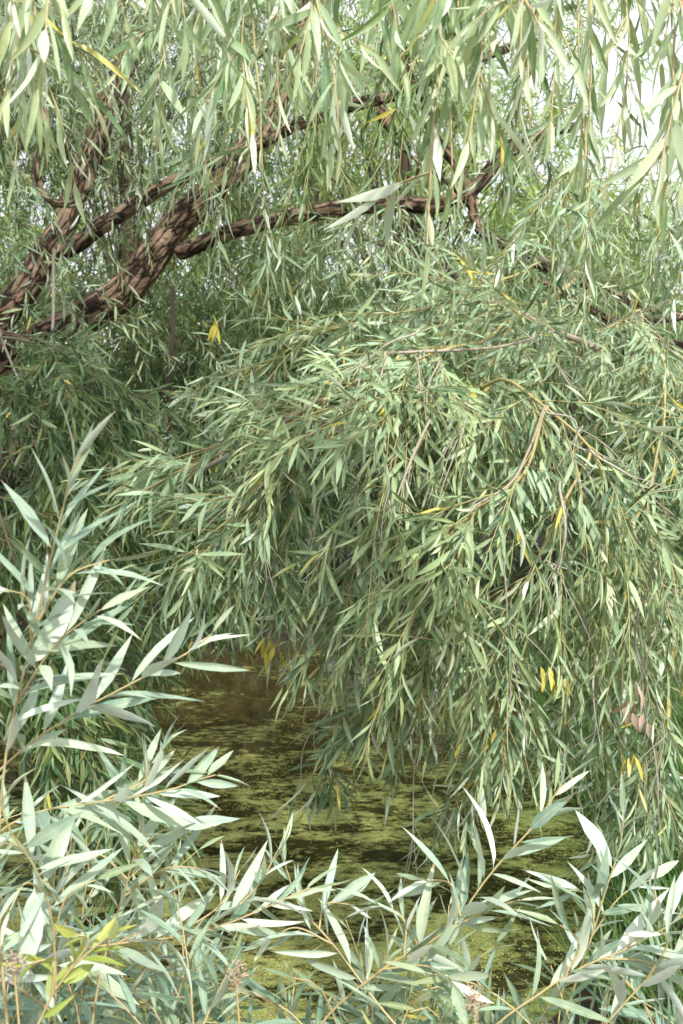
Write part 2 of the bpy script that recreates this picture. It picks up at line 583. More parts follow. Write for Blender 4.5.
far = T.n('ShaderNodeMapRange', inp={'Value': T.math('ADD', sx.outputs[1], T.math('MULTIPLY', na.outputs[0], 1.2)), 'From Min': 5.4, 'From Max': 6.6})
wc = T.mix(T.math('MULTIPLY', far.outputs[0], T.ramp(nb.outputs[0], [(.38, .1), (.6, 1.0)])), wc, (.085, .062, .023))  # amber far end: golden reflection painted into the turbid water colour
sc1 = T.ramp(ncc.outputs[0], [(.32, (.11, .13, .03)), (.5, (.38, .39, .11)), (.68, (.66, .64, .26))])
sc2 = T.ramp(nb.outputs[0], [(.35, (.19, .17, .05)), (.62, (.50, .52, .15))])
sc = T.mix(.5, sc1, sc2)
gr = T.n('ShaderNodeMapRange', inp={'Value': T.math('ADD', sx.outputs[0], T.math('MULTIPLY', na.outputs[0], .8)), 'From Min': .3, 'From Max': 1.5, 'To Min': .15, 'To Max': .8})
sc = T.mix(gr.outputs[0], sc, (.17, .25, .055))
pw = T.n('ShaderNodeBsdfPrincipled', inp={'Base Color': wc, 'Roughness': .06, 'IOR': 1.33, 'Specular IOR Level': .5})
rip = T.n('ShaderNodeTexNoise', inp={'Scale': 9.0, 'Detail': 2.0})
nt.links.new(mp.outputs[0], rip.inputs['Vector'])
bw = T.n('ShaderNodeBump', inp={'Strength': .06, 'Distance': .02, 'Height': rip.outputs[0]})
nt.links.new(bw.outputs[0], pw.inputs['Normal'])
bs = T.n('ShaderNodeBump', inp={'Strength': .8, 'Distance': .012, 'Height': T.math('ADD', ncc.outputs[0], T.math('MULTIPLY', nb.outputs[0], 1.5))})
ps = T.n('ShaderNodeBsdfPrincipled', inp={'Base Color': sc, 'Roughness': .6, 'Specular IOR Level': .35, 'Normal': bs.outputs[0]})
mx = T.n('ShaderNodeMixShader', inp={0: scum, 1: pw.outputs[0], 2: ps.outputs[0]})
T.out(mx.outputs[0])
wx, wy = np.linspace(-3.2, 3.2, 33), np.linspace(1.3, 9, 40)
V = np.array([[x, y, 0.0] for y in wy for x in wx])
idx = np.arange(len(wx) * len(wy)).reshape(len(wy), len(wx))
f = np.stack([idx[:-1, :-1], idx[:-1, 1:], idx[1:, 1:], idx[1:, :-1]], -1).reshape(-1, 4)
mark(build_mesh('water', V, f, m), 'structure')

# floating duckweed, flakes gathered in rafts
pts = rng.uniform((-2.2, 2.4), (1.9, 6.8), (90000, 2))
keep = []
for x, y in pts:
    if pond_sd(x, y) > 1.02:
        continue
    g = mnoise.fractal(Vector((x * 1.5, y * 2.6, 5)), .8, 2.1, 5) + (.12 if y < 4.6 else .12 - (y - 4.6) * .25)
    if rng.random() < g * 1.3:
        keep.append((x, y))
keep = np.array(keep)[:15000]
N = len(keep)
rr = rng.uniform(.0016, .0036, N)
an = rng.uniform(0, 6.28, N)
V = np.zeros((N, 4, 3))
for k in range(4):
    aa = an + k * math.pi / 2 + rng.normal(0, .25, N)
    V[:, k, 0] = keep[:, 0] + np.cos(aa) * rr * rng.uniform(.7, 1.3, N)
    V[:, k, 1] = keep[:, 1] + np.sin(aa) * rr * rng.uniform(.7, 1.3, N)
    V[:, k, 2] = .004 + rng.uniform(0, .004, N)
m, nt = new_mat('duckweed_green')
T = NT(nt)
geo = T.n('ShaderNodeNewGeometry')
rp = T.ramp(geo.outputs['Random Per Island'], [(0, (.20, .24, .05)), (.5, (.40, .40, .11)), (.85, (.52, .50, .18)), (1, (.34, .24, .10))])
p = T.n('ShaderNodeBsdfPrincipled', inp={'Base Color': rp, 'Roughness': .5})
T.out(p.outputs[0])
mark(build_mesh('duckweed', V.reshape(-1, 3), np.arange(N * 4).reshape(-1, 4), m, smooth=False), 'stuff')


# ------------------------------------------------------------------ hanging branch builder
def spray_branch(root, base, path, r0, r1, n_tw, tw_len, droop, leaves, mat, wood=None, lod=1, out=(0, -.3, -.1), spread=.8, t_range=(.15, 1), sub=2, side_bias=None,
                 twig_mat=None, name='branch', leaf_kw=None, tang=.8, lead=True, sub_len=(.3, .5), leaf_sp=.026):
    """a bough along PATH that carries drooping twigs; twig spacing, second order shoots and leaves"""
    kw = dict(leaf_kw or {})
    W = Wood()
    LV = Leaves(lod)
    P = np.asarray(path)[None]
    W.line(path, r0, r1, 7)
    t = rng.uniform(*t_range, (1, n_tw))
    p, ax = sample(P, t)
    p, ax = p[0], ax[0]
    d = ax * tang + np.array(out) + rng.normal(0, spread, (n_tw, 3)) * np.array([1, 1, .55])
    if side_bias is not None:
        d += np.array(side_bias)
    L = rng.uniform(*tw_len, n_tw)
    K = 10
    Q = grow(p, d, L, np.full(n_tw, droop) * rng.uniform(.6, 1.4, n_tw), .05, K)
    if lead:
        e = sample(P, np.array([[.999]]))
        Q2 = grow(e[0][0], e[1][0] + np.array([0, 0, -.1]), np.array([np.mean(tw_len)]), [droop], .05, K)
        Q = np.concatenate([Q, Q2])
    W.batch(Q, np.full(len(Q), min(.0022, r1 * 1.1)), np.full(len(Q), .0009), 4)
    M = max(6, int(np.mean(tw_len) / leaf_sp))
    leaf_twigs(LV, Q, M, **kw)
    if sub:
        ts = rng.uniform(.1, .75, (len(Q), sub))
        sp, sa = sample(Q, ts)
        sp, sa = sp.reshape(-1, 3), sa.reshape(-1, 3)
        sd_ = sa + rng.normal(0, .55, sa.shape)
        sl = rng.uniform(sub_len[0], sub_len[1], len(sp)) * np.mean(tw_len)
        S = grow(sp, sd_, sl, np.full(len(sp), droop * .9), .05, 6)
        W.batch(S, np.full(len(S), .0018), np.full(len(S), .0008), 3)
        leaf_twigs(LV, S, max(5, int(sl.mean() / leaf_sp)), **kw)
    o = W.build(name, twig_mat or M_twig, root, base)
    build_leaves('foliage', LV, mat, o, base)
    return o


# ------------------------------------------------------------------ 1. the leaning willow with the thick trunk (left)
base1 = np.array([-3.1, 6.3, .35])
t1 = thing('willow_tree', 'old willow leaning in from the left edge, thick furrowed brown trunk forking at top left', 'tree', base1)
D1 = 6.2
P = spline([base1 + [0, 0, -.3], at(-150, 420, D1 + .1), at(-40, 345, D1), at(22, 293, D1), at(50, 247, D1), at(66, 221, D1), at(77, 187, D1), at(95, 148, D1), at(103, 120, D1 + .1), at(120, 75, D1 + .2), at(155, 10, D1 + .3), at(205, -90, D1 + .5)], 70)
limb_mesh('trunk', P, [.21, .19, .165, .145, .135, .115, .09, .075, .07, .07, .065, .06], M_bark, t1, base1, 84, 110, .05, 3.0)
P = ppath([(62, 250, D1 - .02), (78, 243, D1 - .1), (100, 226, D1 - .2), (126, 209, D1 - .25), (160, 188, D1 - .35), (209, 164, D1 - .4), (265, 140, D1 - .4), (320, 116, D1 - .4), (390, 95, D1 - .4), (445, 74, D1 - .3), (520, 40, D1 - .2)], 50, .02)
limb_mesh('limb', P, [.06, .05, .042, .038, .037, .038, .036, .034, .03, .025], M_bark, t1, base1, 30, 80, .05, 9.0)
P = ppath([(112, 115, D1), (100, 140, D1 - .15), (70, 205, D1 - .3), (45, 200, D1 - .35), (36, 172, D1 - .4), (48, 130, D1 - .4), (40, 90, D1 - .4)], 26, .02)
limb_mesh('limb', P, [.035, .03, .025, .022, .02, .015], M_bark, t1, base1, 16, 60, .1, 5.0)

# ------------------------------------------------------------------ 2. second willow trunk with the long horizontal limb
base2 = np.array([-2.5, 6.9, .35])
t2 = thing('willow_tree', 'willow trunk just behind the thickest one, its long dark limb crossing level at top centre', 'tree', base2)
D2 = 6.5
P = spline([base2 + [0, 0, -.3], at(-40, 390, D2), at(10, 358, D2), at(68, 327, D2), at(126, 290, D2), at(164, 240, D2), at(190, 212, D2), at(217, 188, D2), at(255, 140, D2 + .2), at(290, 70, D2 + .4), at(330, -60, D2 + .6)], 60)
limb_mesh('trunk', P, [.17, .16, .14, .118, .115, .108, .095, .085, .07, .06], M_bark, t2, base2, 76, 110, .05, 17.0)
P = ppath([(180, 252, D2 - .1), (205, 241, D2 - .25), (270, 221, D2 - .4), (340, 208, D2 - .5), (400, 203, D2 - .5), (445, 204, D2 - .5), (472, 190, D2 - .5), (500, 158, D2 - .5), (552, 131, D2 - .5), (575, 126, D2 - .45)], 54, .02)
limb_mesh('limb', P, [.05, .050, .050, .050, .052, .048, .040, .04, .025], M_bark, t2, base2, 30, 80, .07, 23.0)
P = ppath([(470, 196, D2 - .5), (474, 225, D2 - .55), (505, 245, D2 - .7), (548, 265, D2 - .9), (585, 283, D2 - 1.0), (640, 305, D2 - .9), (690, 318, D2 - .8)], 36, .02)
limb_mesh('limb', P, [.03, .028, .040, .045, .030, .022, .018], M_bark, t2, base2, 24, 70, .07, 27.0)
P = ppath([(472, 200, D2 - .5), (455, 165, D2 - .5), (432, 130, D2 - .5), (425, 105, D2 - .5), (400, 60, D2 - .5)], 20, .02)
limb_mesh('limb', P, [.035, .03, .035, .03, .02], M_bark, t2, base2, 18, 60, .07, 33.0)
P = ppath([(395, 135, D2 - .5), (385, 118, D2 - .45), (378, 100, D2 - .4)], 8)
limb_mesh('limb', P, [.02, .045, .02], M_bark, t2, base2, 18, 60, .07, 37.0)
P = ppath([(472, 215, D2 - .5), (450, 185, D2 - .7), (415, 160, D2 - .8), (392, 140, D2 - .8)], 12, .02)
limb_mesh('limb', P, [.012, .012, .010, .01], M_bark, t2, base2, 10, 40, .1, 39.0)

# crowns of both trees: curtains of twigs round the limbs, some before them
def curtain(root, base, boxes, mat, lod=1, name='crown', tw=(.5, 1.1), droop=2.2, sp=.034, kw=None, wood=True):
    LV, W = Leaves(lod), Wood()
    for (x0, x1, y0, y1, d0, d1, n) in boxes:
        px, py, dd = rng.uniform(x0, x1, n), rng.uniform(y0, y1, n), rng.uniform(d0, d1, n)
        p = np.array([at(*q) for q in zip(px, py, dd)])
        d = rng.normal(0, .8, (n, 3)) * [1, .7, .4] + [0, -.2, -.15]
        L = rng.uniform(*tw, n)
        Q = grow(p, d, L, np.full(n, droop) * rng.uniform(.4, 1.6, n), .06, 7)
        leaf_twigs(LV, Q, max(6, int(np.mean(tw) / sp)), **(kw or {}))
        if wood:
            W.batch(Q, np.full(n, .0026), np.full(n, .0010), 3)
    if wood:
        o = W.build('twig_spray', M_twig_back, root, base)
        o['kind'] = 'stuff'
    return build_leaves(name, LV, mat, root, base)

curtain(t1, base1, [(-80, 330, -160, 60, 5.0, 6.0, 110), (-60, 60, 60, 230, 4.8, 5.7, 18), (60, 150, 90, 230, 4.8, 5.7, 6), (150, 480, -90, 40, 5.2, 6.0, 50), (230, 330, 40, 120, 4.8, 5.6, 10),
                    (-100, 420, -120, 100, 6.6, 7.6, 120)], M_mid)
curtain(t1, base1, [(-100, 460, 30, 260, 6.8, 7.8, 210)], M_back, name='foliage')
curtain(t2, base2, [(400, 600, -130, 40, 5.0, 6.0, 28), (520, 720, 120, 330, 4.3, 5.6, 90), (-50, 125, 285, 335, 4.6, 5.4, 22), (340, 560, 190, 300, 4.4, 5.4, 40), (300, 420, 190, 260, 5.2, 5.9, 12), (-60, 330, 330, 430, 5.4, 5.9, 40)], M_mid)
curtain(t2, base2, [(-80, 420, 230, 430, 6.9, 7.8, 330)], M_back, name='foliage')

# ------------------------------------------------------------------ 3. big drape in the middle: boughs of a willow rooted on the right bank
base3 = np.array([3.3, 5.0, .45])
t3 = thing('willow_tree', 'willow on the right bank whose grey-green boughs drape over the middle of the pond', 'tree', base3)
P = spline([base3 + [0, 0, -.2], base3 + [-.05, 0, .6], base3 + [-.3, -.05, 1.3], at(700, 350, 4.7), at(640, 335, 4.6), at(575, 300, 4.6), at(540, 280, 4.7)], 40)
limb_mesh('trunk', P, [.13, .12, .10, .06, .03, .022, .012], M_bark, t3, base3, 32, 60, .14, 41.0)
boughs = [
    # path, n twigs, length, droop, outward, spread
    ([(575, 280, 4.6), (520, 318, 4.0), (470, 345, 3.6), (400, 352, 3.3), (330, 392, 3.1), (255, 440, 3.0), (195, 462, 2.95)], 34, (.3, .6), .8, (-.4, -.25, .05), .5),
    ([(470, 345, 3.6), (415, 365, 3.1), (400, 430, 2.9), (378, 500, 2.85)], 22, (.4, .7), 1.4, (-.25, -.3, -.05), .6),
    ([(520, 318, 4.0), (482, 385, 3.4), (512, 383, 3.2), (548, 406, 3.05), (592, 448, 2.9), (615, 510, 2.85)], 26, (.4, .75), 1.5, (.1, -.3, -.1), .6),
    ([(548, 406, 3.05), (513, 485, 2.85), (475, 515, 2.75), (440, 560, 2.7)], 20, (.4, .6), 1.5, (-.1, -.3, -.1), .6),
    ([(400, 352, 3.3), (345, 420, 3.0), (285, 480, 2.85), (235, 520, 2.8)], 24, (.3, .55), 1.0, (-.4, -.25, .05), .5),
    ([(330, 392, 3.1), (300, 440, 3.0), (285, 490, 3.0), (280, 530, 3.0)], 16, (.3, .5), 1.3, (-.25, -.2, -.05), .5),
    ([(640, 310, 4.6), (665, 400, 3.7), (650, 490, 3.3), (615, 580, 3.1), (590, 640, 3.05)], 24, (.4, .7), 1.8, (0, -.3, -.1), .6),
    ([(700, 330, 4.7), (705, 430, 3.6), (690, 540, 3.2), (675, 640, 3.05), (668, 700, 3.05)], 22, (.4, .65), 1.8, (-.1, -.3, -.1), .6),
    ([(592, 448, 2.9), (550, 530, 2.8), (520, 600, 2.8), (505, 660, 2.8)], 20, (.35, .55), 1.7, (0, -.25, -.15), .55),
    ([(475, 515, 2.75), (450, 580, 2.85), (430, 640, 2.95), (420, 690, 3.0)], 13, (.3, .5), 1.8, (-.05, -.2, -.15), .5),
    ([(615, 580, 3.1), (600, 660, 3.2), (595, 720, 3.3)], 14, (.35, .5), 2.0, (-.1, -.2, -.15), .55),
    ([(640, 310, 4.6), (600, 330, 4.0), (560, 340, 3.7), (500, 300, 3.6)], 22, (.4, .7), 1.6, (0, -.2, -.1), .7),
    ([(378, 500, 2.85), (365, 550, 2.9), (352, 600, 3.0)], 14, (.3, .5), 1.7, (-.15, -.2, -.1), .5),
    ([(540, 262, 4.7), (450, 300, 4.2), (380, 320, 4.0), (310, 340, 3.9), (240, 380, 3.9)], 24, (.4, .7), 1.4, (-.25, -.2, -.05), .6),
    ([(430, 640, 2.95), (385, 700, 3.0), (345, 740, 3.05)], 8, (.2, .36), 1.6, (-.2, -.1, -.1), .4),
    ([(668, 700, 3.05), (650, 760, 3.2), (640, 800, 3.3)], 12, (.3, .45), 2.0, (-.1, -.1, -.15), .5),
    ([(505, 660, 2.8), (485, 730, 2.9), (470, 780, 3.0)], 10, (.25, .42), 1.8, (-.1, -.1, -.1), .45),
]
for i, (pp, n, tl, dr, ou, spd) in enumerate(boughs):
    th = .010 if i in (0, 2) else .0055
    spray_branch(t3, base3, ppath(pp, 22, .03), th, .003, n, tl, dr, None, M_mid, lod=2, out=ou, spread=spd, twig_mat=M_twig, leaf_kw=dict(Lf=(.10, .155), wr=(.105, .15), up=.7, yel=.010, jit=.38, grav=.28, ang=(24, 50)), leaf_sp=.031)
# bare pale sticks in the drape
for pp, r in (([(545, 406, 2.95), (528, 450, 2.85), (511, 486, 2.75), (470, 512, 2.7)], .0045), ([(320, 398, 3.0), (280, 425, 3.05), (240, 450, 3.2), (165, 492, 3.5)], .011),
              ([(371, 352, 3.2), (420, 350, 3.2), (490, 349, 3.3), (560, 330, 3.5)], .006), ([(418, 352, 3.15), (417, 400, 3.0), (425, 440, 2.95)], .004),
              ([(683, 588, 2.9), (640, 605, 2.9), (605, 625, 2.95)], .004), ([(600, 350, 3.6), (560, 335, 3.7), (500, 305, 4.0), (440, 300, 4.4)], .012)):
    W = Wood()
    W.line(ppath(pp, 20, .015), r, r * .6, 8)
    W.build('bare_branch', M_branch, t3, base3)

M_pale = twig_material('pale_dead_twig_bark', (.50, .46, .38), (.36, .30, .22), 50, .7)
fine = [(360, 360, 3.0, 345, 500, 2.8), (385, 352, 3.0, 375, 540, 2.75), (415, 356, 2.95, 450, 430, 2.8), (350, 400, 2.9, 305, 560, 2.75), (440, 360, 3.0, 400, 480, 2.8), (470, 540, 2.65, 405, 700, 2.7),
        (545, 410, 2.8, 590, 450, 2.7), (590, 450, 2.7, 680, 520, 2.8), (505, 560, 2.6, 510, 720, 2.65), (545, 560, 2.7, 580, 640, 2.8), (600, 650, 2.75, 570, 760, 2.7), (655, 560, 2.7, 650, 800, 2.75),
        (625, 520, 2.7, 655, 620, 2.75), (670, 600, 2.75, 660, 830, 2.8), (430, 420, 2.8, 380, 620, 2.7), (320, 430, 2.9, 230, 520, 2.75), (300, 480, 2.85, 250, 620, 2.8), (560, 480, 2.7, 540, 640, 2.65),
        (400, 640, 2.8, 300, 790, 2.95), (445, 680, 2.8, 385, 900, 3.0), (420, 330, 3.2, 330, 360, 3.1), (600, 330, 3.4, 700, 350, 3.3), (520, 330, 3.4, 590, 420, 3.1), (470, 400, 2.9, 450, 560, 2.7)]
for a in fine:
    p, q = at(*a[:3]), at(*a[3:])
    W = Wood()
    S = spline([p, p * .6 + q * .4 + rng.normal(0, .03, 3) + [0, 0, .05], p * .25 + q * .75 + rng.normal(0, .03, 3), q], 18, .012)
    W.line(S, rng.uniform(.0022, .0042), .0012, 6)
    t_ = rng.uniform(.2, .85, (1, 4))
    sp, sa = sample(S[None], t_)
    Q = grow(sp[0], sa[0] + rng.normal(0, .5, (4, 3)), rng.uniform(.1, .3, 4), np.full(4, 1.2), .05, 6)
    W.batch(Q, np.full(4, .0015), np.full(4, .0008), 4)
    W.build('bare_branch', M_pale, t3, base3)

# yellowed and withered leaves caught in the drape
def cluster(root, base, px, py, d, n, mat, size, yel, name, wr=.2, curl=(0, .3), spread=.35):
    LV = Leaves(2)
    c = at(px, py, d)
    p = c + rng.normal(0, .012, (n, 3))
    LV.add(p, np.array([0, 0, -1.0]) + rng.normal(0, spread, (n, 3)), LIGHT + rng.normal(0, .5, (n, 3)) + [0, -.6, 0], rng.uniform(*size, n), rng.uniform(.8, 1.2, n) * size[1] * wr,
           rng.uniform(*curl, n), rng.normal(0, .15, n), rng.uniform(.3, .8, n), np.stack([rng.random(n), np.full(n, yel) * rng.uniform(.75, 1, n), rng.random(n)], 1))
    return build_leaves(name, LV, mat, root, base)


M_wither = leaf_material('withered_pink_leaf', (.42, .26, .20), (.60, .43, .35), (.62, .48, .40), (.50, .32, .25), trans=.15, rough=.7)
for px, py, d, n in ((543, 668, 2.6, 3), (561, 676, 2.6, 3), (630, 755, 2.7, 4), (268, 640, 3.0, 6), (283, 650, 3.0, 4)):
    cluster(t3, base3, px, py, d, n, M_mid, (.05, .085), 1.0, 'yellow_leaf')
for px, py in ((633, 684), (637, 698), (640, 712)):
    cluster(t3, base3, px, py, 2.5, 3, M_wither, (.05, .075), 0.0, 'withered_leaf', wr=.27, curl=(.1, .6), spread=.25)
cluster(t2, base2, 215, 322, 5.0, 6, M_mid, (.08, .12), 1.0, 'yellow_leaf')
for pp, r in (([(440, 300, 5.0), (470, 295, 4.9), (505, 270, 5.0), (530, 250, 5.2)], .014), ([(450, 270, 5.2), (475, 300, 5.0), (492, 345, 4.9)], .016), ([(560, 330, 5.0), (620, 322, 4.9), (690, 318, 4.8)], .02),
              ([(360, 240, 5.6), (400, 250, 5.5), (430, 275, 5.4)], .009), ([(610, 345, 4.8), (640, 358, 4.7), (668, 372, 4.6)], .03), ([(350, 195, 5.6), (330, 170, 5.5), (345, 140, 5.5)], .008)):
    W = Wood()
    W.line(ppath(pp, 18, .03), r, r * .5, 8)
    W.build('bare_branch', M_dark_branch, t2, base2)

# ------------------------------------------------------------------ 4. willow overhead, whose twig ends hang into the top of the frame
base4 = np.array([1.9, -.6, .45])
t4 = thing('willow_tree', 'overhead willow, its large pale leaves hanging close along the top', 'tree', base4)
P = spline([base4 + [0, 0, -.1], base4 + [.02, 0, 1.2], base4 + [-.2, .3, 2.6], base4 + [-.8, 1.2, 3.3], base4 + [-1.8, 2.0, 3.45], base4 + [-3.4, 2.4, 3.4]], 40)
limb_mesh('trunk', P, [.13, .12, .09, .06, .045, .02], M_bark, t4, base4, 24, 30, .12, 51.0)
hang = [  # x at top, y where it ends, depth, drift in x
    (5, 140, 1.35, 0), (40, 165, 1.5, 5), (50, 95, 1.3, -8), (38, 150, 1.6, 0), (150, 200, 1.75, 6), (20, 215, 1.9, -5), (60, 40, 1.2, 0),
    (185, 85, 1.4, 5), (215, 120, 1.6, 10), (248, 175, 1.5, 4), (290, 100, 1.35, 10), (285, 180, 1.8, -5), (170, 50, 1.25, 0),
    (372, 95, 1.4, 2), (398, 60, 1.5, 8), (470, 205, 1.3, -5), (455, 290, 1.3, -28), (478, 240, 1.35, -25), (505, 100, 1.25, 15), (440, 100, 1.25, 10),
    (520, 90, 1.3, 20), (545, 165, 1.5, 6), (582, 215, 1.5, -4), (625, 245, 1.5, -22), (660, 240, 1.4, 5), (690, 230, 1.35, -4), (632, 45, 1.6, 4), (672, 60, 1.5, 0)]
for g0 in range(3):
    W, LV = Wood(), Leaves(2)
    Qs = []
    sel = [h for i, h in enumerate(hang) if (h[0] < 360, h[0] < 518, True).index(True) == g0]
    for (x, ye, d, dx) in sel:
        top = at(x + rng.normal(0, 8), -70, d + .12)
        end = at(x + dx, ye - 45, d)
        mid = (top + end) / 2 + np.array([rng.normal(0, .03), rng.normal(0, .04), 0])
        Qs.append(spline([top + [rng.normal(0, .1), .15, .5], top, mid, end], 12))
    Q = np.array(Qs)
    W.batch(Q, np.full(len(Q), .0035), np.full(len(Q), .001), 5)
    lens = np.linalg.norm(np.diff(Q, axis=1), axis=2).sum(1)
    for q, l in zip(Q, lens):
        leaf_twigs(LV, q[None], max(8, int(l * (.5 if q[-1][0] > .36 else 1) / .030)), t0=.58 if (q[-1][0] > .36 and l > .85) else .2, ang=(18, 50), Lf=(.095, .14), wr=(.115, .16), grav=.55, up=.55, yel=.03, curl=(0, .2), rbias=.1)
    # short side shoots
    ts = rng.uniform(.35, .95, (len(Q), 3))
    sp, sa = sample(Q, ts)
    sp, sa = sp.reshape(-1, 3), sa.reshape(-1, 3)
    S = grow(sp, sa + rng.normal(0, .5, sa.shape), rng.uniform(.08, .24, len(sp)), np.full(len(sp), 3.0), .05, 6)
    W.batch(S, np.full(len(S), .0018), np.full(len(S), .0008), 4)
    leaf_twigs(LV, S, 8, ang=(20, 50), Lf=(.08, .13), wr=(.115, .16), grav=.5, up=.55, yel=.03, rbias=.1)
    o = W.build('branch', M_twig_near, t4, base4)
    build_leaves('foliage', LV, M_top, o, base4)

for pp, n in (([(20, -90, 3.4), (25, -20, 3.3), (15, 60, 3.2)], 12), ([(215, -90, 3.7), (200, 20, 3.6), (195, 110, 3.5)], 6), ([(262, -90, 3.5), (255, 40, 3.4), (262, 170, 3.3)], 8),
              ([(330, -90, 3.6), (325, 10, 3.5), (310, 120, 3.4)], 6), ([(420, -90, 3.6), (425, 0, 3.5), (415, 60, 3.4)], 10), ([(520, -90, 3.6), (530, 60, 3.5), (538, 180, 3.4)], 8),
              ([(575, -90, 3.3), (580, 60, 3.2), (590, 200, 3.1)], 11), ([(720, -90, 3.2), (725, 80, 3.1), (690, 220, 3.0)], 10),):
    spray_branch(t4, base4, ppath(pp, 18, .03), .005, .0025, n, (.3, .6), 2.2, None, M_back if pp[0][0] in (20, 330, 420, 520, 480) else M_mid, lod=1, out=(0, -.1, -.2), spread=.5, t_range=(.1, 1), sub=1, tang=.5,
                 leaf_kw=dict(Lf=(.10, .14), wr=(.11, .15), up=.6, yel=.02, grav=.45, ang=(22, 48), rbias=.1), leaf_sp=.034)

# unseen crown patch added above the view to shade the left of the pond
LV, W = Leaves(0), Wood()
n = 640
p = np.stack([rng.uniform(-1.7, .6, n), rng.uniform(-.3, 2.6, n), rng.uniform(5.0, 6.2, n)], 1)
Q = grow(p, rng.normal(0, 1, (n, 3)), rng.uniform(.4, .8, n), np.full(n, 1.2), .06, 6)
W.batch(Q, np.full(n, .004), np.full(n, .0012), 3)
leaf_twigs(LV, Q, 24, Lf=(.12, .16))
W.line(spline([base4 + [-.2, .3, 2.6], [1.2, .3, 4.2], [.2, 1.2, 5.5], [-1.2, 2.4, 5.9]], 20), .07, .02, 10)
o = W.build('branch', M_dark_branch, t4, base4)
build_leaves('foliage', LV, M_mid, o, base4)

# ------------------------------------------------------------------ 5. left side: low drape in shade over the left of the pond
base5 = np.array([-2.6, 4.2, .4])
t5 = thing('willow_tree', 'shaded willow by the left bank, dark twigs hanging low beside the pale shoots', 'tree', base5)
P = spline([base5 + [0, 0, -.2], base5 + [.1, 0, .8], base5 + [.3, -.1, 1.6], at(-20, 330, 4.1), at(60, 350, 4.0), at(140, 400, 4.0)], 30)
limb_mesh('trunk', P, [.09, .07, .04, .014, .009, .006], M_bark, t5, base5, 24, 50, .12, 61.0)
lb = [
    ([(-20, 330, 4.1), (40, 345, 3.8), (90, 380, 3.6), (130, 430, 3.6)], 22, (.4, .7), 2.0),
    ([(-30, 360, 3.8), (10, 400, 3.5), (40, 450, 3.4), (60, 520, 3.4)], 20, (.4, .7), 2.0),
    ([(140, 400, 4.0), (160, 470, 4.0), (180, 540, 4.0), (180, 580, 4.1)], 20, (.35, .55), 2.0),
    ([(60, 350, 4.0), (80, 450, 3.9), (110, 530, 3.8), (130, 600, 3.8)], 20, (.4, .7), 2.0),
    ([(-30, 450, 3.2), (0, 520, 3.0), (30, 600, 2.9), (60, 660, 2.9)], 22, (.4, .7), 1.8),
    ([(130, 430, 4.4), (200, 480, 4.6), (250, 540, 4.8), (270, 570, 5.0)], 18, (.3, .5), 2.0),
    ([(-30, 560, 3.4), (40, 620, 3.4), (80, 660, 3.3), (110, 690, 3.3)], 20, (.25, .45), 1.6),
    ([(-30, 650, 2.6), (30, 680, 2.5), (80, 720, 2.5), (120, 760, 2.5)], 20, (.25, .5), 1.2),
    ([(-30, 720, 2.6), (30, 755, 2.6), (90, 780, 2.7), (140, 785, 2.9)], 18, (.2, .4), 1.2),
]
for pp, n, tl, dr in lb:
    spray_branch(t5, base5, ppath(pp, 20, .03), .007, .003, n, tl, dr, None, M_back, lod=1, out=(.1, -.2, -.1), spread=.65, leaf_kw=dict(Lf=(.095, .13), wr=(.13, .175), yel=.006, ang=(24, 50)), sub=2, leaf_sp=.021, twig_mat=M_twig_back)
for pp, r in (([(55, 250, 4.3), (52, 330, 4.2), (45, 390, 4.1), (12, 430, 4.0)], .007), ([(0, 330, 4.0), (30, 400, 3.8), (60, 450, 3.7)], .005), ([(165, 505, 4.3), (125, 532, 4.2), (85, 552, 4.1)], .022)):
    W = Wood()
    W.line(ppath(pp, 20, .02), r, r * .7, 8)
    W.build('bare_branch', M_branch if r < .02 else M_dark_branch, t5, base5)

W = Wood()
dsb = at(166, 640, 5.2)
W.line(ppath([(172, 286, 5.0), (170, 330, 5.0), (169, 400, 5.0), (166, 455, 5.1), (167, 520, 5.15), (166, 660, 5.2)], 30, .02), .010, .018, 9)
W.line(ppath([(170, 370, 5.0), (176, 352, 5.0), (178, 335, 5.0)], 8), .006, .002, 6)
W.line(ppath([(170, 410, 5.0), (162, 395, 4.95), (160, 380, 4.95)], 8), .006, .002, 6)
ds = W.build('dead_stem', M_dark_branch, None, dsb)
ds.location = tuple(dsb)
mark(ds, None, 'thin bare dead stem standing upright in the shade at left, below the second trunk', 'dead stem')

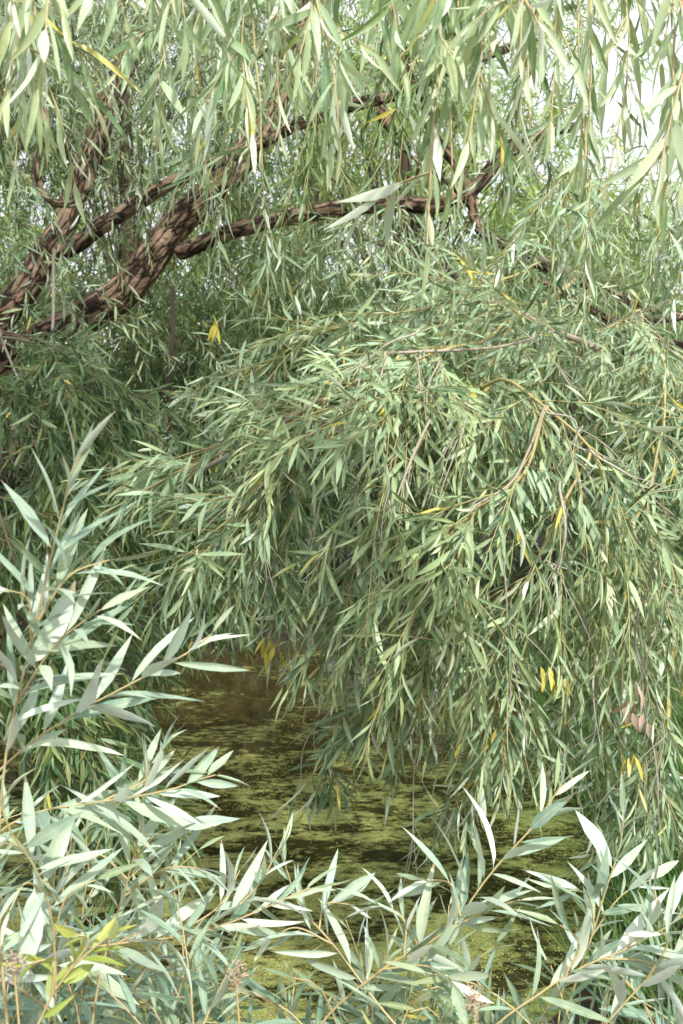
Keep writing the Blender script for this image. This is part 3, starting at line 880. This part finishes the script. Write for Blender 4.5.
# ------------------------------------------------------------------ 6. trees and thickets behind
def back_tree(x, y, h, rx, ry, n, mat, label, group='trees behind the pond', low=.05, lean=0.0, Lf=(.12, .16), droop=2.0, name='willow_tree', seed=1.0, cat='tree'):
    z0 = ground_z(x, y)
    base = np.array([x, y, z0])
    t = thing(name, label, cat, base, group)
    P = spline([base + [0, 0, -.2], base + [lean * .3, 0, h * .3], base + [lean * .7, 0, h * .6], base + [lean, 0, h * .95]], 20)
    limb_mesh('trunk', P, ([h * .018, h * .015, h * .011, h * .004] if h > 3 else [.03, .025, .018, .008]), M_dark_branch, t, base, 18, 14, .12, seed)
    LV = Leaves(0)
    c = base + np.array([lean * .6, 0, h * .55])
    # ragged clumps
    nc = max(8, int(n / 28))
    cc = rng.normal(size=(nc, 3))
    cc = norm(cc) * rng.uniform(.35, 1.0, (nc, 1)) ** .6
    cc = c + cc * np.array([rx, ry, h * (.5 - low)])
    W = Wood()
    a = np.broadcast_to(base + [lean * .4, 0, h * .35], cc.shape)
    B = np.stack([a, a * .5 + cc * .5 + [0, 0, .12 * h], cc], 1)
    W.batch(B, np.full(nc, .014), np.full(nc, .004), 4)
    W.build('limb_spray', M_dark_branch, t, base)['kind'] = 'stuff'
    pick = rng.integers(0, nc, n)
    p = cc[pick] + rng.normal(0, .28, (n, 3)) * np.array([rx * .6, ry * .6, .8])
    d = norm(p - c) * .5 + rng.normal(0, .6, (n, 3)) + [0, -.2, .1]
    Q = grow(p, d, rng.uniform(.4, .9, n), np.full(n, droop) * rng.uniform(.4, 1.5, n), .07, 5)
    leaf_twigs(LV, Q, 26, Lf=Lf, wr=(.13, .18), yel=.01)
    build_leaves('crown', LV, mat, t, base)
    return t


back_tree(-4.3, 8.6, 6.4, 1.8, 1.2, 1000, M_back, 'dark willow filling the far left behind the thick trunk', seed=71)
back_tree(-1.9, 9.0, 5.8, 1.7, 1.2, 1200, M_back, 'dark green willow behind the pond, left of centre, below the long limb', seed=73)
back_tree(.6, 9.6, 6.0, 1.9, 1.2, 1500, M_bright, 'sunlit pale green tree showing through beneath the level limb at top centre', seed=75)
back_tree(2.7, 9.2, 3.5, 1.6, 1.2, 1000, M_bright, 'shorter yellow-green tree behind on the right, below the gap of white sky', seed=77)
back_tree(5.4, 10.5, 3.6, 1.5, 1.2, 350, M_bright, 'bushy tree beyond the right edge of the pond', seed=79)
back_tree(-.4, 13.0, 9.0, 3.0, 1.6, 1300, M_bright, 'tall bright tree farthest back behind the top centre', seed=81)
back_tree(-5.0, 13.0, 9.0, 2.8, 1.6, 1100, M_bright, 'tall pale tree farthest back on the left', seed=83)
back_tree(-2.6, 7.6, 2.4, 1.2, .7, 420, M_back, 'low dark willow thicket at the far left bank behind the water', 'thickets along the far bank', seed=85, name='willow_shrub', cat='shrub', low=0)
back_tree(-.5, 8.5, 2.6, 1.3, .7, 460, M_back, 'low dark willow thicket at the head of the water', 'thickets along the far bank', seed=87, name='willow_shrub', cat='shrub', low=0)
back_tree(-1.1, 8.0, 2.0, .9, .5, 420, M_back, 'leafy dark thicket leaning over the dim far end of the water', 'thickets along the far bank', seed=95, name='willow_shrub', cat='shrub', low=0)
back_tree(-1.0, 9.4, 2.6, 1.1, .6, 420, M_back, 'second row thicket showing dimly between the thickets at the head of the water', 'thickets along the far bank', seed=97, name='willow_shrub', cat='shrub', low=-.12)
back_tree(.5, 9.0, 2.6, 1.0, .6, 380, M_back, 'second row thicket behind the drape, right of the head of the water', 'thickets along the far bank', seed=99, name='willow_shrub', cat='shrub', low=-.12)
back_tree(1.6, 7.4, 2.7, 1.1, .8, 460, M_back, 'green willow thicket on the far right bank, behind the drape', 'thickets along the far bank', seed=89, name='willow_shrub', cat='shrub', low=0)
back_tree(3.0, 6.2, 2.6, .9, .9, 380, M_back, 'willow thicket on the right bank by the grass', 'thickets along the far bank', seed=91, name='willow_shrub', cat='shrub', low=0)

# far treeline, a mass
LV = Leaves(0)
n = 1500
xx = rng.uniform(-30, 30, n)
yy = rng.uniform(22, 28, n)
zz = np.array([ground_z(a, b) for a, b in zip(xx, yy)]) + rng.uniform(0, 1, n) ** .8 * np.where(xx > 4, 3.5 + .5 * np.sin(xx), 7 + 1.5 * np.sin(xx * .7))
p = np.stack([xx, yy, zz], 1)
Q = grow(p, rng.normal(0, 1, (n, 3)), rng.uniform(.8, 1.6, n), np.full(n, .8), .1, 4)
leaf_twigs(LV, Q, 16, Lf=(.3, .45), wr=(.3, .45))
mark(build_leaves('treeline', LV, M_bright, None), 'stuff')

# ------------------------------------------------------------------ 7. grass and litter on the banks
def blades(name, pts, hgt, wid, mat, lean=.5):
    n = len(pts)
    LV = Leaves(1)
    d = np.array([0, 0, 1.0]) + rng.normal(0, lean, (n, 3)) * [1, 1, .2]
    L = rng.uniform(*hgt, n)
    LV.add(pts, d, rng.normal(0, 1, (n, 3)) + [0, -1, .4], L, np.full(n, wid) * rng.uniform(.7, 1.3, n), rng.uniform(.0, .6, n), rng.normal(0, .2, n), np.full(n, .3),
           np.stack([rng.random(n), np.clip(rng.normal(0, .08, n), 0, .5), rng.random(n)], 1))
    return mark(build_leaves(name, LV, mat, None), 'stuff')


M_grass = leaf_material('bank_grass_blade', (.030, .10, .020), (.085, .22, .050), (.11, .23, .07), (.12, .27, .05), trans=.3)
g = []
while len(g) < 7000:
    x, y = rng.uniform(.8, 3.6), rng.uniform(2.4, 7.5)
    q = pond_sd(x, y)
    if .99 < q < 2.0 and (q < 1.35 or rng.random() < .5):
        g.append((x, y, ground_z(x, y) - .01))
blades('grass', np.array(g), (.08, .32), .006, M_grass, .45)
g = []
while len(g) < 6000:
    x, y = rng.uniform(.7, 2.6), rng.uniform(3.4, 6.4)
    if 1.0 < pond_sd(x, y) < 1.7:
        g.append((x, y, ground_z(x, y) - .01))
blades('grass', np.array(g), (.18, .5), .007, M_grass, .4)
g = []
while len(g) < 2600:
    x, y = rng.uniform(-3.2, 1.6), rng.uniform(.9, 2.6)
    if pond_sd(x, y) > 1.0:
        g.append((x, y, ground_z(x, y) - .01))
blades('grass', np.array(g), (.1, .35), .006, M_grass, .5)

M_litter = leaf_material('dry_fallen_leaf', (.15, .085, .04), (.30, .18, .09), (.34, .24, .14), (.24, .16, .08), trans=.05, rough=.8)
LV = Leaves(1)
g = []
while len(g) < 2500:
    x, y = rng.uniform(-3.4, 3.6), rng.uniform(1.2, 8.5)
    if pond_sd(x, y) > 1.02:
        g.append((x, y, ground_z(x, y) + .006))
g = np.array(g)
n = len(g)
LV.add(g, rng.normal(0, 1, (n, 3)) * [1, 1, .15], np.array([0, 0, 1.0]) + rng.normal(0, .3, (n, 3)), rng.uniform(.05, .1, n), rng.uniform(.01, .018, n), rng.uniform(-.2, .4, n), rng.normal(0, .1, n),
       rng.uniform(.1, .7, n), np.stack([rng.random(n), np.zeros(n), rng.random(n)], 1))
mark(build_leaves('fallen_leaves', LV, M_litter, None), 'stuff')


# ------------------------------------------------------------------ 8. foreground willow shoots
def shoot(label, pp, sides=(), mat=None, r=.0034, leaf=(.095, .145), wr=(.125, .17), sp=.016, t0=.10, group='pale willow shoots along the near bank', ang=(28, 58), up=.6, root=None, grav=.06):
    P = ppath(pp, 26, .006)
    back = P[0] - norm(P[4] - P[0]) * .45
    gx_, gy_ = back[0], min(back[1], 2.2)
    base = np.array([gx_, gy_, ground_z(gx_, gy_)])
    t = thing('willow_shoot', label, 'shoot', base, group)
    # the stem goes on down to the bank
    full = spline(np.vstack([[base + [0, 0, -.03]], [(base * .5 + P[0] * .5) + [rng.normal(0, .02), rng.normal(0, .02), 0]], P[:-1:3], [P[-1]]]), 44)
    W, LV = Wood(), Leaves(2)
    W.line(full, r, .0011, 8)
    L = np.linalg.norm(np.diff(P, axis=0), axis=1).sum()
    leaf_twigs(LV, P[None], max(8, int(L / sp)), t0=t0, ang=ang, Lf=leaf, wr=wr, grav=grav, up=up, yel=.0008, curl=(-.12, .36), jit=.45, fat=.15)
    for (tt, px, py, d) in sides:
        a, ax = sample(P[None], np.array([[tt]]))
        b = at(px, py, d)
        S = spline([a[0, 0], a[0, 0] * .5 + b * .5 + ax[0, 0] * .03, b], 14)
        W.line(S, r * .55, .0009, 6)
        Ls = np.linalg.norm(np.diff(S, axis=0), axis=1).sum()
        leaf_twigs(LV, S[None], max(6, int(Ls / sp)), t0=.15, ang=ang, Lf=(leaf[0] * .85, leaf[1] * .92), wr=wr, grav=grav, up=up, yel=.0008, curl=(-.12, .36), jit=.45, fat=.15)
    W.build('stem', M_twig_near, t, base)
    build_leaves('foliage', LV, mat or M_near, t, base)
    return t


shoot('tall pale shoot standing along the left edge, its tip highest of all the shoots', [(2, 790, 1.25), (14, 720, 1.25), (30, 650, 1.22), (48, 570, 1.2), (64, 512, 1.18), (76, 468, 1.16), (86, 445, 1.16)],
      [(.25, 100, 610, 1.15), (.45, 5, 590, 1.15), (.5, 110, 560, 1.2)])
shoot('long slender shoot arching right from the left edge, its tip over the far dark water', [(-5, 775, 1.3), (45, 735, 1.3), (95, 703, 1.3), (140, 678, 1.3), (180, 655, 1.3), (212, 634, 1.3)], [], sp=.018)
shoot('leafy shoot crossing level from the left edge, its tip curling up near the water', [(-10, 840, 1.35), (25, 818, 1.35), (80, 808, 1.35), (135, 800, 1.35), (180, 790, 1.35), (215, 775, 1.4)], [(.5, 165, 745, 1.4)])
shoot('upright shoot between the left shoots with a yellow stem and leaves held high', [(104, 960, 1.4), (120, 905, 1.4), (135, 855, 1.38), (143, 810, 1.36), (150, 765, 1.36)], [(.3, 210, 870, 1.4), (.4, 60, 860, 1.4), (.5, 190, 830, 1.38)])
shoot('orange brown stem rising at the lower left corner with drooping leaves', [(55, 1010, 1.3), (53, 960, 1.3), (48, 910, 1.28), (32, 865, 1.25), (12, 835, 1.22), (0, 800, 1.2)], [(.3, 95, 880, 1.3), (.5, 10, 910, 1.2)], ang=(35, 80), grav=.35)
shoot('long low shoot lying level across the lower left, tip near the pond middle', [(-5, 985, 1.45), (60, 955, 1.45), (130, 942, 1.45), (200, 932, 1.45), (255, 912, 1.48), (310, 888, 1.5)], [(.4, 160, 890, 1.45), (.65, 278, 850, 1.5), (.55, 240, 870, 1.5)])
shoot('broad pale shoot leaning right at the bottom centre, tip white against the drape', [(338, 1005, 1.5), (391, 963, 1.48), (451, 926, 1.46), (487, 875, 1.45), (534, 824, 1.45), (562, 784, 1.45)],
      [(.28, 372, 900, 1.5), (.42, 520, 900, 1.45), (.2, 460, 990, 1.4), (.5, 420, 880, 1.5)], sp=.015)
shoot('shoot leaning to the lower right corner with one large hanging leaf', [(512, 1012, 1.4), (575, 970, 1.4), (640, 942, 1.38), (700, 905, 1.36)], [(.3, 560, 925, 1.4), (.5, 670, 990, 1.35), (.6, 655, 890, 1.4)])
shoot('upright shoot at the lower right in front of the bank grass', [(575, 985, 1.6), (592, 935, 1.6), (605, 890, 1.6), (620, 845, 1.6), (624, 818, 1.6)], [(.3, 650, 880, 1.6), (.35, 565, 890, 1.6)], sp=.02)
shoot('pale shoot rising at the far right corner, cut by the frame', [(600, 1030, 1.35), (640, 985, 1.35), (685, 945, 1.35), (740, 920, 1.35)], [(.4, 660, 930, 1.3), (.6, 720, 990, 1.3)])
shoot('short shoot pointing left at the bottom centre above the dark water edge', [(400, 1030, 1.45), (365, 985, 1.5), (335, 945, 1.55), (300, 905, 1.6), (284, 862, 1.6)], [(.5, 270, 940, 1.55), (.6, 355, 905, 1.6)], sp=.02)

# fillers: three low shrubs that make the dense bottom edge
def shrub(label, spots, mat=M_low, leaf=(.09, .135), tip=(.10, .26)):
    P0 = np.array([at(*s) for s in spots])
    c = P0.mean(0)
    base = np.array([c[0], c[1], ground_z(c[0], c[1])])
    t = thing('willow_shrub', label, 'shrub', base, 'low willow growth along the bottom of the view')
    for i, p in enumerate(P0):
        foot = np.array([p[0] * .75 + base[0] * .25, p[1], ground_z(p[0], p[1]) - .02])
        W, LV = Wood(), Leaves(2)
        d = rng.normal(0, .5, 3) * [1, .5, .3] + [0, .1, .5]
        L = rng.uniform(*tip)
        top = p + norm(d) * L
        S = spline([foot, foot * .5 + p * .5 + rng.normal(0, .03, 3), p, p * .4 + top * .6 + [0, 0, .03], top], 26)
        W.line(S, .0032, .001, 6)
        leaf_twigs(LV, S[None, 8:], max(9, int((L + .15) / .02)), t0=.05, ang=(30, 65), Lf=leaf, wr=(.12, .165), grav=.1, up=.6, yel=.002)
        Q = grow(sample(S[None], rng.uniform(.35, .8, (1, 3)))[0][0], rng.normal(0, .7, (3, 3)) + [0, 0, .5], rng.uniform(.08, .2, 3), np.full(3, .3), .04, 6)
        W.batch(Q, np.full(3, .0022), np.full(3, .0009), 5)
        leaf_twigs(LV, Q, 9, ang=(30, 60), Lf=leaf, wr=(.12, .165), grav=.1, up=.6, yel=.002)
        o = W.build('stem', M_twig_near, t, base)
        build_leaves('foliage', LV, mat, o, base)
    return t


def spots(x0, x1, y0, y1, d0, d1, n):
    xs = np.linspace(x0, x1, n) + rng.normal(0, 12, n)
    return [(x, rng.uniform(y0, y1), rng.uniform(d0, d1)) for x in xs]


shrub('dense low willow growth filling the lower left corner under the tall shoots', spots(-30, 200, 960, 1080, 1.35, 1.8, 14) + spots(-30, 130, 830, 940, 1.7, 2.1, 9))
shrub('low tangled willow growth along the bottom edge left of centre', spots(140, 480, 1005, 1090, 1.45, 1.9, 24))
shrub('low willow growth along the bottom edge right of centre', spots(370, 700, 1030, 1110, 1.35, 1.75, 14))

shoot('small yellow-green young shoot in the lower left corner', [(35, 1030, 1.15), (48, 1000, 1.15), (70, 970, 1.15), (98, 945, 1.15), (118, 930, 1.15)], [(.3, 25, 965, 1.15), (.5, 75, 935, 1.15)], mat=M_yellowgreen, leaf=(.05, .075), wr=(.2, .26), sp=.018, group=None)

def dry_head(label, px, py, d):
    c = at(px, py, d)
    base = np.array([c[0], c[1], ground_z(c[0], c[1])])
    t = thing('dry_flower', label, 'flower', base)
    W, LV = Wood(), Leaves(1)
    W.line(spline([base, base * .5 + c * .5 + [.02, 0, 0], c], 12), .0025, .0016, 6)
    n = 110
    dr = norm(rng.normal(0, 1, (n, 3)) + [0, 0, .5])
    LV.add(c + dr * .003 + rng.normal(0, .005, (n, 3)) * [1, 1, 1.8], dr, rng.normal(0, 1, (n, 3)), rng.uniform(.004, .013, n), np.full(n, .0022), rng.uniform(0, .5, n), np.zeros(n), np.full(n, .3), np.stack([rng.random(n), np.zeros(n), np.zeros(n)], 1))
    W.build('stem', M_twig_near, t, base)
    build_leaves('flower_head', LV, M_wither, t, base)


dry_head('pinkish dry flower head low in the leaves left of the bottom centre', 236, 978, 1.3)
dry_head('pinkish dry flower head in the lower left corner by the yellow-green shoot', 14, 968, 1.15)
dry_head('pinkish dry flower head at the bottom edge right of centre', 474, 1003, 1.3)

scene.cycles.max_bounces = 5
scene.cycles.diffuse_bounces = 3
scene.cycles.glossy_bounces = 2
scene.cycles.transmission_bounces = 3
scene.cycles.use_denoising = True
scene.view_settings.view_transform = 'Standard'
scene.view_settings.look = 'None'
scene.view_settings.exposure = 0
